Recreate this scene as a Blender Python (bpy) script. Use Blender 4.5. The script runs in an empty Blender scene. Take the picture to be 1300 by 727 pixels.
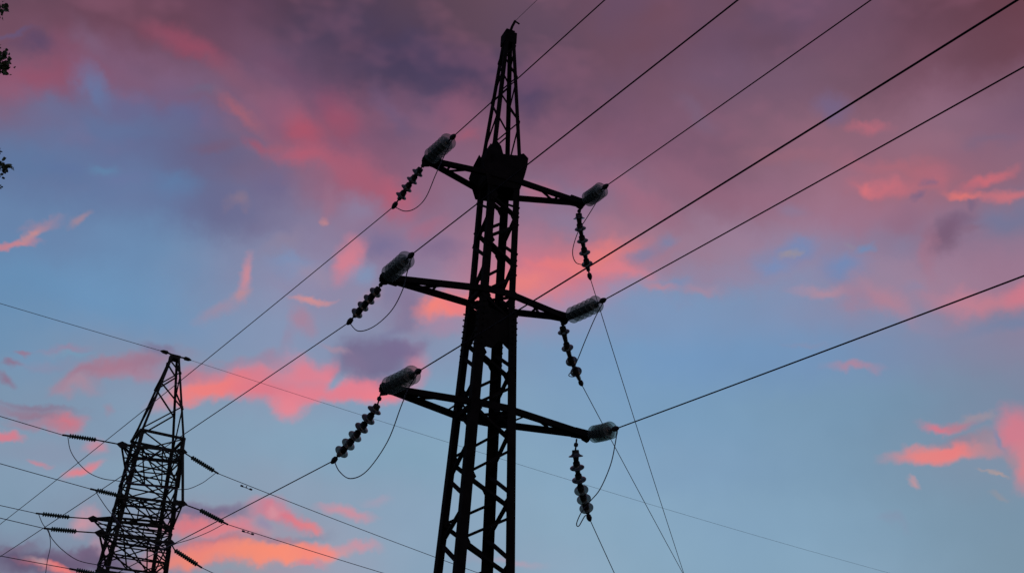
import bpy, bmesh, math, random
from mathutils import Vector, Matrix, Euler
random.seed(7)
S = bpy.context.scene
COL = S.collection

# ------------------------------------------------------------------ camera
FPX, PITCH, ROLL = 1460.3, 0.4809, -0.0572          # focal length in photo pixels (1300 wide), radians
EYE = Vector((0, 0, 1.6))
fw = Vector((0, math.cos(PITCH), math.sin(PITCH)))
rt0 = Vector((1, 0, 0)); up0 = rt0.cross(fw)
RT = rt0*math.cos(ROLL) - up0*math.sin(ROLL)
UP = rt0*math.sin(ROLL) + up0*math.cos(ROLL)
cd = bpy.data.cameras.new('camera'); cam = bpy.data.objects.new('camera', cd); COL.objects.link(cam)
m = Matrix((RT, UP, -fw)).transposed().to_4x4(); m.translation = EYE
cam.matrix_world = m
cd.sensor_width = 36; cd.lens = 36*FPX/1300; cd.clip_start = .05; cd.clip_end = 20000
S.camera = cam
S.view_settings.view_transform = 'Standard'; S.view_settings.look = 'None'
S.view_settings.gamma = 1; S.view_settings.use_curve_mapping = False
S.view_settings.exposure = 0.0
S.cycles.transparent_max_bounces = 32

def ray(x, y):
    return (RT*((x-650)/FPX) + UP*((363.5-y)/FPX) + fw).normalized()
def onplane(px, P, n):
    d = ray(*px); return EYE + d*((P-EYE).dot(n)/d.dot(n))

# ------------------------------------------------------------------ sky
SUN_EL, SUN_AZ = math.radians(2.0), math.radians(150)      # low sun behind the photographer's right shoulder
W = bpy.data.worlds.new('World'); S.world = W; W.use_nodes = True
nt = W.node_tree; nt.nodes.clear()
def N(t, **k):
    n = nt.nodes.new(t)
    for a, b in k.items(): setattr(n, a, b)
    return n
def L(a, b): nt.links.new(a, b)
def lin(c):
    f = lambda v: v/12.92 if v <= .04045 else ((v+.055)/1.055)**2.4
    return tuple(f(v/255) for v in c)+(1,)
tc = N('ShaderNodeTexCoord')
# domain warp of the view direction: three octave groups so cloud edges feather
def warp(src, scale, detail, amp, rough=.5, dist=0):
    n = N('ShaderNodeTexNoise'); n.inputs['Scale'].default_value = scale; n.inputs['Detail'].default_value = detail
    n.inputs['Roughness'].default_value = rough; n.inputs['Distortion'].default_value = dist
    L(tc.outputs['Generated'], n.inputs['Vector'])
    s = N('ShaderNodeVectorMath', operation='SUBTRACT'); L(n.outputs['Color'], s.inputs[0]); s.inputs[1].default_value = (.5, .5, .5)
    a = N('ShaderNodeVectorMath', operation='MULTIPLY_ADD'); L(s.outputs[0], a.inputs[0]); a.inputs[1].default_value = (amp,)*3
    L(src, a.inputs[2]); return a.outputs[0]
w1 = warp(tc.outputs['Generated'], 7.0, 1, .02)
w2 = warp(warp(w1, 20.0, 4, .032, .6), 60.0, 3, .011, .6)
sky = N('ShaderNodeTexSky'); sky.sky_type = 'NISHITA'; sky.sun_disc = False
sky.sun_elevation = SUN_EL; sky.sun_rotation = SUN_AZ; sky.air_density = 1.0; sky.dust_density = .6; sky.ozone_density = 2.5
skym = N('ShaderNodeVectorMath', operation='SCALE'); L(sky.outputs[0], skym.inputs[0]); skym.inputs['Scale'].default_value = 0.35
sep = N('ShaderNodeSeparateXYZ'); L(tc.outputs['Generated'], sep.inputs[0])
ramp = N('ShaderNodeValToRGB'); L(sep.outputs['Z'], ramp.inputs[0])
CLEAR = [(0.0, (150, 150, 165)), (.12, (146, 172, 190)), (.25, (138, 169, 190)), (.36, (122, 156, 187)), (.48, (104, 140, 180)), (.58, (90, 124, 168)), (.66, (84, 108, 150)), (1, (60, 78, 120))]
cr = ramp.color_ramp
cr.elements[0].position, cr.elements[0].color = CLEAR[0][0], lin(CLEAR[0][1])
cr.elements[1].position, cr.elements[1].color = CLEAR[-1][0], lin(CLEAR[-1][1])
for p_, c_ in CLEAR[1:-1]:
    e = cr.elements.new(p_); e.color = lin(c_)
mx = N('ShaderNodeMix', data_type='RGBA'); mx.inputs[0].default_value = .88
L(skym.outputs[0], mx.inputs[6]); L(ramp.outputs[0], mx.inputs[7])
cur = mx.outputs[2]
# wisps: one shared fine noise breaks up the opacity of every bank
nf = N('ShaderNodeTexNoise'); nf.inputs['Scale'].default_value = 9; nf.inputs['Detail'].default_value = 3; nf.inputs['Roughness'].default_value = .55
L(w1, nf.inputs['Vector'])
# broad colours of the dusk sky, read every 65 x 60 photo pixels, laid out by compass bearing and elevation
GRID = """
96,72,88 112,74,94 98,66,82 96,64,82 92,64,88 92,64,80 76,62,84 84,66,86 92,70,86 100,74,88 98,76,96 104,74,92 110,76,94 112,76,92 104,76,94 104,76,98 98,78,100 100,70,86 96,64,80 104,64,76
134,78,98 122,92,120 120,90,118 136,88,108 106,80,102 112,84,110 92,68,90 72,62,88 72,60,86 84,66,90 84,70,96 100,76,94 118,82,98 114,82,100 110,86,112 118,88,112 112,84,102 114,82,98 112,76,92 108,74,90
106,112,146 98,112,152 102,110,150 96,106,148 122,98,126 136,90,116 142,84,106 104,82,108 112,92,120 140,90,114 108,86,112 124,84,106 120,88,112 122,92,118 130,96,112 130,98,118 138,100,118 136,98,118 140,106,126 134,104,128
92,120,160 96,110,152 98,120,156 102,108,146 110,100,128 122,104,132 156,92,114 150,90,116 118,92,118 140,100,120 140,96,118 136,98,122 128,88,110 126,90,112 126,92,112 142,104,122 160,104,120 164,104,120 160,104,118 138,102,122
102,128,166 108,126,162 100,128,168 98,122,164 104,104,140 120,116,148 134,124,154 154,112,136 148,110,136 140,112,140 132,126,158 138,122,152 152,112,134 150,108,130 150,108,130 148,118,144 152,116,140 142,106,128 132,104,130 122,118,146
102,140,178 104,142,182 106,144,182 110,144,180 132,136,168 140,140,170 160,136,162 122,122,158 150,124,150 170,118,140 186,116,136 200,122,134 170,124,144 148,130,154 154,134,158 134,136,168 124,136,170 140,128,156 156,122,144 150,120,144
104,142,180 106,146,184 110,148,186 112,148,186 132,148,178 126,150,186 136,144,172 132,142,170 150,140,166 160,140,166 150,144,174 126,150,188 118,152,190 116,150,188 120,148,184 122,146,182 142,138,166 160,130,152 156,126,150 158,124,148
116,150,180 124,144,172 132,142,168 134,146,174 132,150,180 140,146,174 136,148,176 130,136,168 132,150,180 126,156,186 122,154,188 120,154,190 116,152,190 114,150,190 114,148,186 116,150,188 112,146,184 110,140,174 112,138,168 110,134,162
126,148,172 128,146,172 128,154,180 130,156,182 136,154,178 136,156,180 130,158,186 126,160,188 128,160,188 128,160,188 130,160,188 124,158,190 120,156,190 120,156,188 120,154,184 122,154,182 118,150,178 116,146,172 118,142,166 130,138,162
132,156,180 134,154,180 134,160,182 130,160,184 130,160,184 132,164,188 132,164,188 132,164,188 132,164,188 132,164,188 132,164,190 130,162,190 128,160,190 126,158,188 122,154,184 124,156,184 120,152,178 122,148,172 122,146,170 130,144,166
130,162,184 132,164,184 134,162,182 136,160,180 140,154,176 142,158,180 140,160,182 138,162,186 138,164,188 136,164,188 136,168,190 134,166,190 132,164,190 130,162,190 128,160,188 128,160,186 126,158,184 124,154,178 122,150,172 122,148,170
122,124,148 122,124,148 130,136,160 150,140,160 160,146,164 160,150,168 150,156,176 140,162,184 136,164,188 138,162,184 142,164,186 138,168,192 138,168,190 134,166,190 132,164,190 132,164,188 132,162,186 130,158,180 126,154,176 124,150,170
"""
GRID = [[tuple(map(int, c.split(','))) for c in r.split()] for r in GRID.strip().splitlines()]
def grid_colour(d):
    z = d.dot(fw)
    if z < .2: return GRID[0][10]
    x = 650+FPX*d.dot(RT)/z; y = 363.5-FPX*d.dot(UP)/z
    gx = min(18.999, max(0, (x-32.5)/65)); gy = min(10.999, max(0, (y-30)/60.6)); i, j = int(gx), int(gy); fx, fy = gx-i, gy-j
    return tuple((GRID[j][i][k]*(1-fx)+GRID[j][i+1][k]*fx)*(1-fy)+(GRID[j+1][i][k]*(1-fx)+GRID[j+1][i+1][k]*fx)*fy for k in range(3))
nv = N('ShaderNodeVectorMath', operation='NORMALIZE'); L(w2, nv.inputs[0])
sp3 = N('ShaderNodeSeparateXYZ'); L(nv.outputs[0], sp3.inputs[0])
az_ = N('ShaderNodeMath', operation='ARCTAN2'); L(sp3.outputs['X'], az_.inputs[0]); L(sp3.outputs['Y'], az_.inputs[1])
el_ = N('ShaderNodeMath', operation='ARCSINE'); L(sp3.outputs['Z'], el_.inputs[0])
AZM = math.radians(44)
azf = N('ShaderNodeMapRange'); L(az_.outputs[0], azf.inputs[0]); azf.inputs[1].default_value = -AZM; azf.inputs[2].default_value = AZM
rows = [6+2.6*k for k in range(17)]; prev = None; gridc = None
for k, e_ in enumerate(rows):
    rp = N('ShaderNodeValToRGB'); L(azf.outputs[0], rp.inputs[0]); c_ = rp.color_ramp; c_.interpolation = 'B_SPLINE'
    while len(c_.elements) < 31: c_.elements.new(.5)
    for j in range(31):
        a_ = -AZM+2*AZM*j/30; e = math.radians(e_); d = Vector((math.sin(a_)*math.cos(e), math.cos(a_)*math.cos(e), math.sin(e)))
        c_.elements[j].position = j/30
    for j in range(31):
        a_ = -AZM+2*AZM*j/30; e = math.radians(e_); d = Vector((math.sin(a_)*math.cos(e), math.cos(a_)*math.cos(e), math.sin(e)))
        c_.elements[j].color = lin(grid_colour(d))
    if gridc is None: gridc = rp.outputs[0]
    else:
        f_ = N('ShaderNodeMapRange', interpolation_type='SMOOTHSTEP'); L(el_.outputs[0], f_.inputs[0]); f_.inputs[1].default_value = math.radians(rows[k-1]); f_.inputs[2].default_value = math.radians(e_)
        m_ = N('ShaderNodeMix', data_type='RGBA'); L(f_.outputs[0], m_.inputs[0]); L(gridc, m_.inputs[6]); L(rp.outputs[0], m_.inputs[7]); gridc = m_.outputs[2]

# generic broken overcast for the parts of the dome the photograph does not show
n0 = N('ShaderNodeTexNoise'); n0.inputs['Scale'].default_value = 2.2; n0.inputs['Detail'].default_value = 5; L(w1, n0.inputs['Vector'])
r0 = N('ShaderNodeMapRange', interpolation_type='SMOOTHSTEP'); L(n0.outputs['Fac'], r0.inputs[0]); r0.inputs[1].default_value = .45; r0.inputs[2].default_value = .65
r0.inputs[4].default_value = .8
x0 = N('ShaderNodeMix', data_type='RGBA'); L(r0.outputs[0], x0.inputs[0]); L(cur, x0.inputs[6]); x0.inputs[7].default_value = lin((112, 84, 110)); cur = x0.outputs[2]
front = N('ShaderNodeVectorMath', operation='DOT_PRODUCT'); L(tc.outputs['Generated'], front.inputs[0]); front.inputs[1].default_value = fw
r1 = N('ShaderNodeMapRange', interpolation_type='SMOOTHSTEP'); L(front.outputs['Value'], r1.inputs[0]); r1.inputs[1].default_value = .70; r1.inputs[2].default_value = .84
x1 = N('ShaderNodeMix', data_type='RGBA'); L(r1.outputs[0], x1.inputs[0]); L(cur, x1.inputs[6]); L(gridc, x1.inputs[7]); cur = x1.outputs[2]

def bank(x, y, rx, ry, ang, col, alpha=1., edge=.6):
    """one cloud scrap: centre, half sizes and tilt on the sky, colour it gives off, opacity, feather"""
    global cur
    c = ray(x, y)
    ppr = FPX/(c.dot(fw)**2)*0.5 + FPX/c.dot(fw)*0.5       # pixels per radian there
    a = math.radians(ang)
    ax = (ray(x+10*math.cos(a), y+10*math.sin(a)) - c).normalized()
    az = c; ay = az.cross(ax).normalized(); ax = ay.cross(az)
    R = Matrix((ax, ay, az)).transposed()
    mp = N('ShaderNodeMapping', vector_type='TEXTURE'); L(wv, mp.inputs['Vector'])
    mp.inputs['Location'].default_value = c; mp.inputs['Rotation'].default_value = R.to_euler()
    mp.inputs['Scale'].default_value = (1.75*rx/ppr, 1.75*ry/ppr, .6)
    g = N('ShaderNodeTexGradient', gradient_type='SPHERICAL'); L(mp.outputs[0], g.inputs[0])
    r = N('ShaderNodeMapRange', interpolation_type='SMOOTHSTEP'); L(g.outputs['Fac'], r.inputs[0])
    r.inputs[1].default_value = .0; r.inputs[2].default_value = min(1, edge*1.75); r.inputs[3].default_value = 0; r.inputs[4].default_value = alpha*.9
    x_ = N('ShaderNodeMix', data_type='RGBA'); L(r.outputs[0], x_.inputs[0]); L(cur, x_.inputs[6]); x_.inputs[7].default_value = lin(col)
    cur = x_.outputs[2]
BANKS = [
 (50, 62, 30, 12, 5, (82, 70, 104), .7), (20, 47, 24, 4, 0, (90, 86, 126), .7), (50, 103, 72, 22, -5, (150, 78, 100), .8), (238, 62, 52, 15, 28, (152, 76, 98), .9), (115, 52, 26, 14, 60, (124, 100, 128), .6), (122, 108, 32, 13, 52, (92, 122, 166), .85), (305, 147, 28, 8, 38, (166, 98, 112), .8), (255, 122, 26, 6, 5, (104, 104, 132), .5),
 (480, 55, 120, 34, 12, (72, 60, 86), .75), (570, 88, 90, 26, 10, (70, 62, 92), .75), (400, 40, 60, 30, 0, (80, 64, 86), .5), (60, 25, 60, 20, 10, (112, 74, 92), .4),
 (165, 130, 30, 16, 30, (98, 108, 150), .6), (215, 120, 26, 20, 0, (116, 98, 132), .6), (240, 150, 44, 14, 5, (96, 108, 152), .6), (365, 175, 30, 24, 30, (150, 90, 114), .4), (395, 120, 40, 20, 30, (104, 76, 104), .5), (425, 190, 20, 10, 30, (128, 88, 116), .5), (270, 200, 60, 26, 0, (102, 100, 136), .5), (150, 165, 80, 14, 0, (96, 116, 156), .5), (300, 105, 40, 14, 30, (138, 88, 108), .5), (470, 190, 34, 16, 40, (128, 88, 114), .5),
 (1090, 270, 70, 26, 0, (160, 112, 134), .6), (1010, 285, 60, 18, 10, (156, 118, 140), .5), (1270, 335, 60, 30, 0, (156, 118, 142), .6), (1110, 350, 50, 22, 10, (152, 128, 152), .6), (860, 230, 60, 26, 25, (142, 96, 118), .5), (960, 250, 60, 20, 10, (152, 106, 128), .5), (930, 300, 50, 16, 10, (156, 124, 148), .5), (760, 235, 40, 16, 20, (158, 100, 124), .5), (1180, 175, 50, 14, 0, (146, 106, 126), .5),
 (95, 80, 20, 40, -8, (138, 78, 100), .5), (165, 100, 26, 22, 20, (124, 92, 120), .5),
 (430, 148, 32, 22, 52, (162, 80, 102), .85), (383, 168, 30, 16, 42, (176, 84, 104), .85), (495, 140, 40, 10, 50, (98, 88, 122), .6), (578, 145, 20, 30, 5, (148, 92, 116), .7), (590, 178, 16, 8, 0, (168, 88, 108), .6), (345, 150, 16, 22, 20, (140, 90, 118), .6), (340, 103, 20, 14, 0, (118, 86, 112), .6), (360, 90, 24, 16, 40, (116, 74, 98), .5),
 (385, 202, 42, 14, 4, (184, 92, 112), .85), (340, 187, 20, 8, -10, (160, 92, 112), .7), (455, 222, 50, 22, 30, (168, 92, 114), .85), (500, 250, 28, 17, 45, (182, 94, 116), .85), (540, 287, 26, 10, -15, (172, 100, 122), .7), (452, 258, 24, 16, 0, (136, 132, 164), .7), (412, 279, 5, 6, 0, (208, 142, 140), .8), (415, 260, 8, 24, 8, (154, 112, 136), .7),
 (400, 345, 70, 36, 20, (142, 130, 160), .5), (525, 325, 60, 44, 0, (136, 116, 148), .6), (330, 330, 40, 30, 0, (128, 136, 168), .5),
 (480, 305, 26, 20, 20, (114, 110, 148), .85), (440, 322, 14, 25, 22, (212, 126, 142), .95, .5), (560, 312, 30, 14, 0, (122, 104, 138), .7), (370, 338, 26, 14, 10, (116, 148, 188), .6), (355, 310, 26, 12, -30, (142, 128, 152), .6), (395, 345, 24, 10, 0, (156, 138, 160), .6), (345, 240, 24, 22, 10, (106, 104, 142), .7), (285, 265, 40, 30, 20, (106, 106, 142), .6), (590, 260, 24, 18, 0, (138, 112, 140), .6), (458, 345, 16, 14, 0, (122, 152, 188), .7),
 (10, 305, 30, 5, -3, (196, 128, 138), .95, .5), (38, 293, 16, 5, -35, (204, 138, 136), .9), (50, 281, 22, 7, -15, (164, 130, 150), .7), (100, 272, 14, 5, -25, (168, 134, 146), .8), (303, 262, 12, 8, 0, (142, 120, 138), .7), (312, 347, 7, 20, 10, (204, 138, 150), .95), (275, 188, 28, 9, -5, (122, 92, 116), .6), (135, 217, 20, 8, 0, (94, 136, 172), .6), (160, 232, 30, 8, 0, (104, 116, 158), .5), (225, 235, 26, 16, 0, (92, 128, 170), .6), (80, 212, 24, 8, 10, (94, 114, 158), .5), (320, 184, 10, 6, 40, (160, 84, 106), .7),
 (690, 352, 90, 34, -4, (218, 118, 132), .95, .7), (752, 330, 50, 16, -10, (236, 128, 126), .85), (662, 362, 44, 16, 0, (238, 132, 126), .8), (775, 346, 40, 9, 8, (226, 128, 138), .85), (700, 335, 30, 8, 0, (230, 122, 126), .7), (680, 240, 24, 12, 18, (186, 108, 126), .7), (815, 265, 44, 16, 28, (168, 108, 130), .6), (810, 326, 24, 8, -12, (120, 130, 166), .85), (845, 313, 14, 9, 0, (122, 134, 170), .85), (855, 360, 20, 6, -10, (116, 142, 182), .7), (972, 325, 22, 14, 10, (122, 136, 172), .7), (905, 350, 36, 9, 0, (152, 130, 156), .6), (725, 285, 30, 12, 20, (130, 126, 158), .6),
 (900, 205, 50, 30, 40, (120, 88, 110), .5), (880, 150, 30, 12, 50, (118, 98, 124), .5), (1098, 152, 24, 7, -3, (180, 104, 120), .9), (1055, 133, 20, 15, 0, (112, 102, 140), .7), (1250, 172, 30, 8, 0, (120, 102, 128), .6), (1000, 195, 60, 10, -5, (156, 104, 120), .5), (670, 125, 20, 26, 10, (78, 66, 100), .6),
 (1070, 340, 26, 16, 5, (108, 136, 180), .9), (1097, 318, 10, 6, -20, (110, 138, 178), .9), (1012, 316, 22, 13, -10, (110, 136, 180), .85), (985, 336, 20, 9, 0, (112, 140, 184), .8), (1003, 321, 11, 4, -20, (152, 142, 150), .85), (1080, 312, 8, 5, 40, (140, 134, 154), .6), (1005, 262, 20, 10, 0, (134, 124, 154), .6), (1050, 250, 30, 16, 0, (154, 116, 138), .4),
 (1140, 208, 60, 12, 6, (172, 104, 118), .7), (1125, 232, 34, 10, 8, (200, 110, 122), .85), (1105, 233, 7, 9, 0, (212, 114, 122), .8), (1215, 241, 22, 6, 0, (226, 118, 114), .95), (1270, 243, 36, 8, 0, (206, 114, 122), .9), (1243, 220, 30, 7, -22, (208, 108, 118), .9), (1175, 225, 20, 12, 20, (186, 106, 120), .6), (1160, 248, 9, 5, -35, (122, 100, 130), .9), (1168, 230, 5, 5, 0, (134, 102, 130), .8), (1226, 253, 7, 7, 0, (120, 100, 128), .8), (1208, 285, 26, 14, -30, (116, 90, 116), .9), (1198, 303, 16, 22, 10, (118, 90, 114), .85), (1234, 294, 18, 8, -10, (132, 100, 122), .6), (1268, 280, 24, 18, 0, (114, 118, 150), .8), (1182, 320, 9, 36, 0, (164, 114, 134), .6), (1150, 280, 20, 20, 0, (142, 104, 128), .6), (1150, 322, 24, 18, 0, (128, 124, 154), .6),
 (1048, 370, 30, 7, 8, (182, 138, 154), .8), (1120, 386, 34, 14, 38, (178, 128, 146), .85), (1085, 378, 26, 12, 30, (160, 126, 150), .7), (1245, 378, 60, 14, -6, (194, 126, 142), .9), (1292, 366, 24, 12, -8, (210, 120, 136), .85), (1075, 465, 26, 6, 0, (176, 132, 154), .9), (1020, 436, 22, 4, 0, (132, 142, 174), .6), (1285, 402, 60, 10, -12, (106, 130, 164), .7), (1155, 372, 16, 8, 0, (138, 132, 162), .6), (885, 363, 26, 6, 0, (176, 134, 152), .6), (830, 365, 20, 5, 0, (190, 132, 146), .7), (1185, 415, 20, 5, 0, (138, 134, 164), .4),
 (1190, 571, 54, 11, -6, (236, 130, 126), 1, .45), (1215, 564, 26, 9, -10, (232, 126, 128), .8), (1188, 539, 18, 6, 0, (220, 118, 134), .95), (1214, 534, 22, 6, -10, (192, 122, 136), .85), (1225, 551, 36, 7, -8, (146, 128, 148), .85), (1245, 558, 22, 14, 0, (162, 138, 152), .8), (1240, 524, 18, 5, -8, (160, 144, 156), .8), (1291, 546, 24, 30, 0, (216, 122, 138), .95, .45), (1299, 590, 14, 24, 0, (222, 130, 136), .9), (1264, 556, 5, 15, -20, (120, 138, 170), .85), (1260, 595, 12, 2.5, 3, (180, 154, 150), .85), (1157, 611, 9, 5, 30, (192, 150, 158), .95), (1268, 622, 10, 4, 0, (152, 148, 156), .6), (1135, 657, 18, 6, 10, (134, 146, 172), .5), (1275, 578, 12, 8, 30, (166, 138, 150), .6),
 (150, 468, 50, 13, -14, (176, 118, 136), .9), (188, 458, 44, 14, -15, (156, 118, 142), .85), (205, 440, 22, 7, 8, (122, 118, 150), .85), (108, 478, 34, 7, -25, (160, 120, 142), .85), (102, 494, 26, 10, 5, (172, 136, 154), .9), (85, 445, 24, 6, 2, (150, 132, 160), .85), (33, 443, 10, 3, 5, (152, 116, 140), .85), (17, 458, 11, 4, -10, (140, 108, 134), .9), (3, 478, 10, 6, 15, (140, 108, 134), .9), (60, 462, 34, 6, 8, (138, 138, 166), .6), (185, 475, 36, 9, 0, (168, 130, 152), .7), (90, 452, 24, 4, 8, (112, 158, 184), .6),
 (40, 524, 50, 9, 5, (152, 114, 136), .85), (45, 514, 50, 4, 6, (138, 106, 132), .6), (82, 534, 22, 10, 0, (214, 116, 130), .95), (50, 538, 36, 6, 0, (170, 126, 146), .7), (142, 520, 6, 5, 0, (152, 138, 160), .8),
 (300, 473, 56, 14, -10, (224, 120, 134), .95), (265, 496, 46, 13, -14, (244, 126, 122), 1, .45), (312, 490, 36, 12, -5, (234, 124, 132), .9), (238, 478, 20, 12, -20, (190, 120, 138), .8), (290, 456, 40, 7, -12, (158, 134, 160), .7),
 (352, 486, 46, 18, 0, (222, 120, 136), .95, .5), (365, 510, 16, 18, 0, (234, 130, 142), .95, .5), (385, 462, 26, 16, 0, (226, 126, 142), .95, .5), (408, 466, 11, 18, 25, (228, 128, 144), .9), (390, 495, 30, 12, 0, (228, 126, 142), .9), (452, 490, 52, 14, 0, (230, 124, 140), 1, .45), (470, 500, 36, 8, -4, (238, 126, 138), .95), (430, 500, 26, 10, 0, (224, 126, 142), .9), (525, 462, 14, 28, -5, (208, 130, 150), .9), (415, 478, 8, 14, 42, (122, 158, 188), .95),
 (470, 450, 42, 24, 0, (116, 106, 140), 1, .4), (510, 437, 24, 13, -10, (118, 106, 142), .95, .45), (446, 458, 16, 16, 0, (128, 114, 146), .8), (500, 412, 30, 7, -32, (124, 124, 158), .75), (515, 386, 28, 22, 0, (132, 114, 146), .85), (490, 370, 20, 14, 0, (124, 120, 152), .6),
 (560, 388, 26, 12, -5, (248, 132, 120), 1, .45), (592, 380, 30, 14, 0, (236, 124, 128), .95), (562, 408, 26, 13, 0, (168, 136, 164), .8), (620, 390, 26, 16, 0, (236, 126, 126), .8), (467, 378, 16, 9, -45, (164, 134, 154), .8), (398, 376, 20, 4, 0, (212, 142, 142), .95), (387, 400, 14, 14, -45, (168, 128, 150), .85), (368, 427, 9, 18, 20, (146, 136, 164), .7), (425, 435, 20, 5, 30, (166, 138, 158), .8), (340, 450, 20, 10, 0, (158, 126, 152), .6), (285, 386, 26, 9, -18, (158, 140, 164), .8), (308, 371, 9, 8, 0, (188, 140, 150), .9),
 (12, 553, 17, 6, 3, (222, 120, 134), .95, .45), (52, 587, 11, 3.5, 0, (212, 130, 142), .95), (100, 599, 18, 7, -24, (230, 126, 134), .95, .5), (116, 565, 11, 9, 0, (216, 132, 146), .9), (60, 574, 70, 20, 0, (138, 142, 166), .5),
 (30, 712, 46, 16, 5, (94, 78, 108), .95, .6), (105, 712, 66, 14, 0, (104, 86, 114), .95, .45), (110, 701, 40, 7, 0, (114, 96, 124), .85), (28, 696, 24, 5, -15, (116, 100, 126), .8), (70, 722, 34, 5, 12, (240, 124, 118), .95), (45, 714, 14, 5, 25, (180, 152, 160), .75), (108, 666, 14, 13, 0, (206, 148, 160), .9), (132, 690, 12, 12, 0, (184, 140, 158), .85), (55, 688, 8, 3, 10, (122, 136, 160), .6),
 (260, 656, 46, 10, 0, (120, 106, 138), .95, .5), (245, 671, 40, 9, 0, (226, 120, 128), .95), (285, 678, 44, 8, -3, (228, 126, 134), .9), (270, 692, 56, 6, -3, (182, 112, 130), .8), (255, 704, 60, 11, -4, (240, 130, 120), .95, .5), (235, 712, 34, 10, 0, (242, 138, 118), .9), (265, 727, 50, 5, -8, (142, 152, 170), .8), (310, 668, 16, 8, 0, (226, 126, 142), .7),
 (338, 650, 26, 11, 0, (206, 126, 146), .9), (368, 661, 28, 9, 22, (222, 116, 132), .95), (350, 654, 8, 6, 0, (214, 150, 162), .8), (388, 669, 18, 6, 20, (228, 130, 134), .9), (336, 667, 7, 5, 0, (150, 140, 170), .85), (325, 702, 46, 12, -6, (248, 142, 118), 1, .45), (368, 700, 46, 9, 4, (250, 142, 118), 1, .45), (412, 697, 28, 8, 0, (248, 136, 122), .95, .45), (402, 711, 16, 5, 8, (226, 130, 138), .85), (393, 682, 26, 4, -10, (132, 146, 170), .85), (350, 684, 40, 4, 8, (166, 120, 140), .7), (305, 722, 50, 6, -6, (144, 156, 172), .8),
 (440, 650, 30, 7, 8, (208, 142, 156), .95), (410, 643, 16, 5, 0, (176, 152, 172), .8), (458, 690, 22, 6, 3, (202, 144, 158), .9), (478, 636, 18, 5, 0, (162, 158, 180), .85), (655, 716, 30, 5, 8, (176, 156, 174), .8), (605, 712, 16, 7, 0, (152, 158, 180), .6),
]
for k_, b in enumerate(BANKS):
    if k_ % 36 == 0:      # makes the shader compiler finish one batch of scraps before it starts the next (its stack is small)
        q_ = N('ShaderNodeVectorMath', operation='MULTIPLY_ADD'); L(cur, q_.inputs[0]); q_.inputs[1].default_value = (1e-7,)*3; L(w2, q_.inputs[2]); wv = q_.outputs[0]
    bank(*b)
# mottling of the overcast: lighter rose and darker slate folds where cloud covers the sky
def fold(scale, det, lo, hi, col, amt, seed):
    global cur
    n = N('ShaderNodeTexNoise'); n.inputs['Scale'].default_value = scale; n.inputs['Detail'].default_value = det; n.inputs['Roughness'].default_value = .55
    o_ = N('ShaderNodeMapping'); o_.inputs['Location'].default_value = (seed, seed*.7, -seed); o_.inputs['Scale'].default_value = (1, 1, 1.7); L(w1, o_.inputs['Vector']); L(o_.outputs[0], n.inputs['Vector'])
    r = N('ShaderNodeMapRange', interpolation_type='SMOOTHSTEP'); L(n.outputs['Fac'], r.inputs[0]); r.inputs[1].default_value = lo; r.inputs[2].default_value = hi; r.inputs[4].default_value = amt
    zz = N('ShaderNodeMapRange', interpolation_type='SMOOTHSTEP'); L(sep.outputs['Z'], zz.inputs[0]); zz.inputs[1].default_value = .44; zz.inputs[2].default_value = .6
    q = N('ShaderNodeMath', operation='MULTIPLY'); L(r.outputs[0], q.inputs[0]); L(zz.outputs[0], q.inputs[1])
    x_ = N('ShaderNodeMix', data_type='RGBA'); L(q.outputs[0], x_.inputs[0]); L(cur, x_.inputs[6]); x_.inputs[7].default_value = lin(col); cur = x_.outputs[2]
fold(7, 3, .48, .68, (150, 98, 124), .16, 3.1)
fold(6, 3, .5, .7, (88, 84, 122), .18, 8.3)
fold(13, 3, .5, .68, (160, 104, 128), .2, 5.7)
fin = N('ShaderNodeMapRange'); L(nf.outputs['Fac'], fin.inputs[0]); fin.inputs[1].default_value = .3; fin.inputs[2].default_value = .7; fin.inputs[3].default_value = .96; fin.inputs[4].default_value = 1.04
fs = N('ShaderNodeVectorMath', operation='SCALE'); L(cur, fs.inputs[0]); L(fin.outputs[0], fs.inputs['Scale'])
bg = N('ShaderNodeBackground'); L(fs.outputs[0], bg.inputs[0]); bg.inputs[1].default_value = 1.0
W.cycles.sampling_method = 'MANUAL'; W.cycles.sample_map_resolution = 256
wo = N('ShaderNodeOutputWorld'); L(bg.outputs[0], wo.inputs[0])

# ------------------------------------------------------------------ sun, nearly gone
sd = bpy.data.lights.new('sun', 'SUN'); sd.energy = .06; sd.angle = math.radians(4); sd.color = (1, .55, .45)
so = bpy.data.objects.new('sun', sd); COL.objects.link(so)
sdir = Vector((math.sin(SUN_AZ)*math.cos(SUN_EL), math.cos(SUN_AZ)*math.cos(SUN_EL), math.sin(SUN_EL)))
so.rotation_euler = sdir.to_track_quat('Z', 'Y').to_euler()

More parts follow.
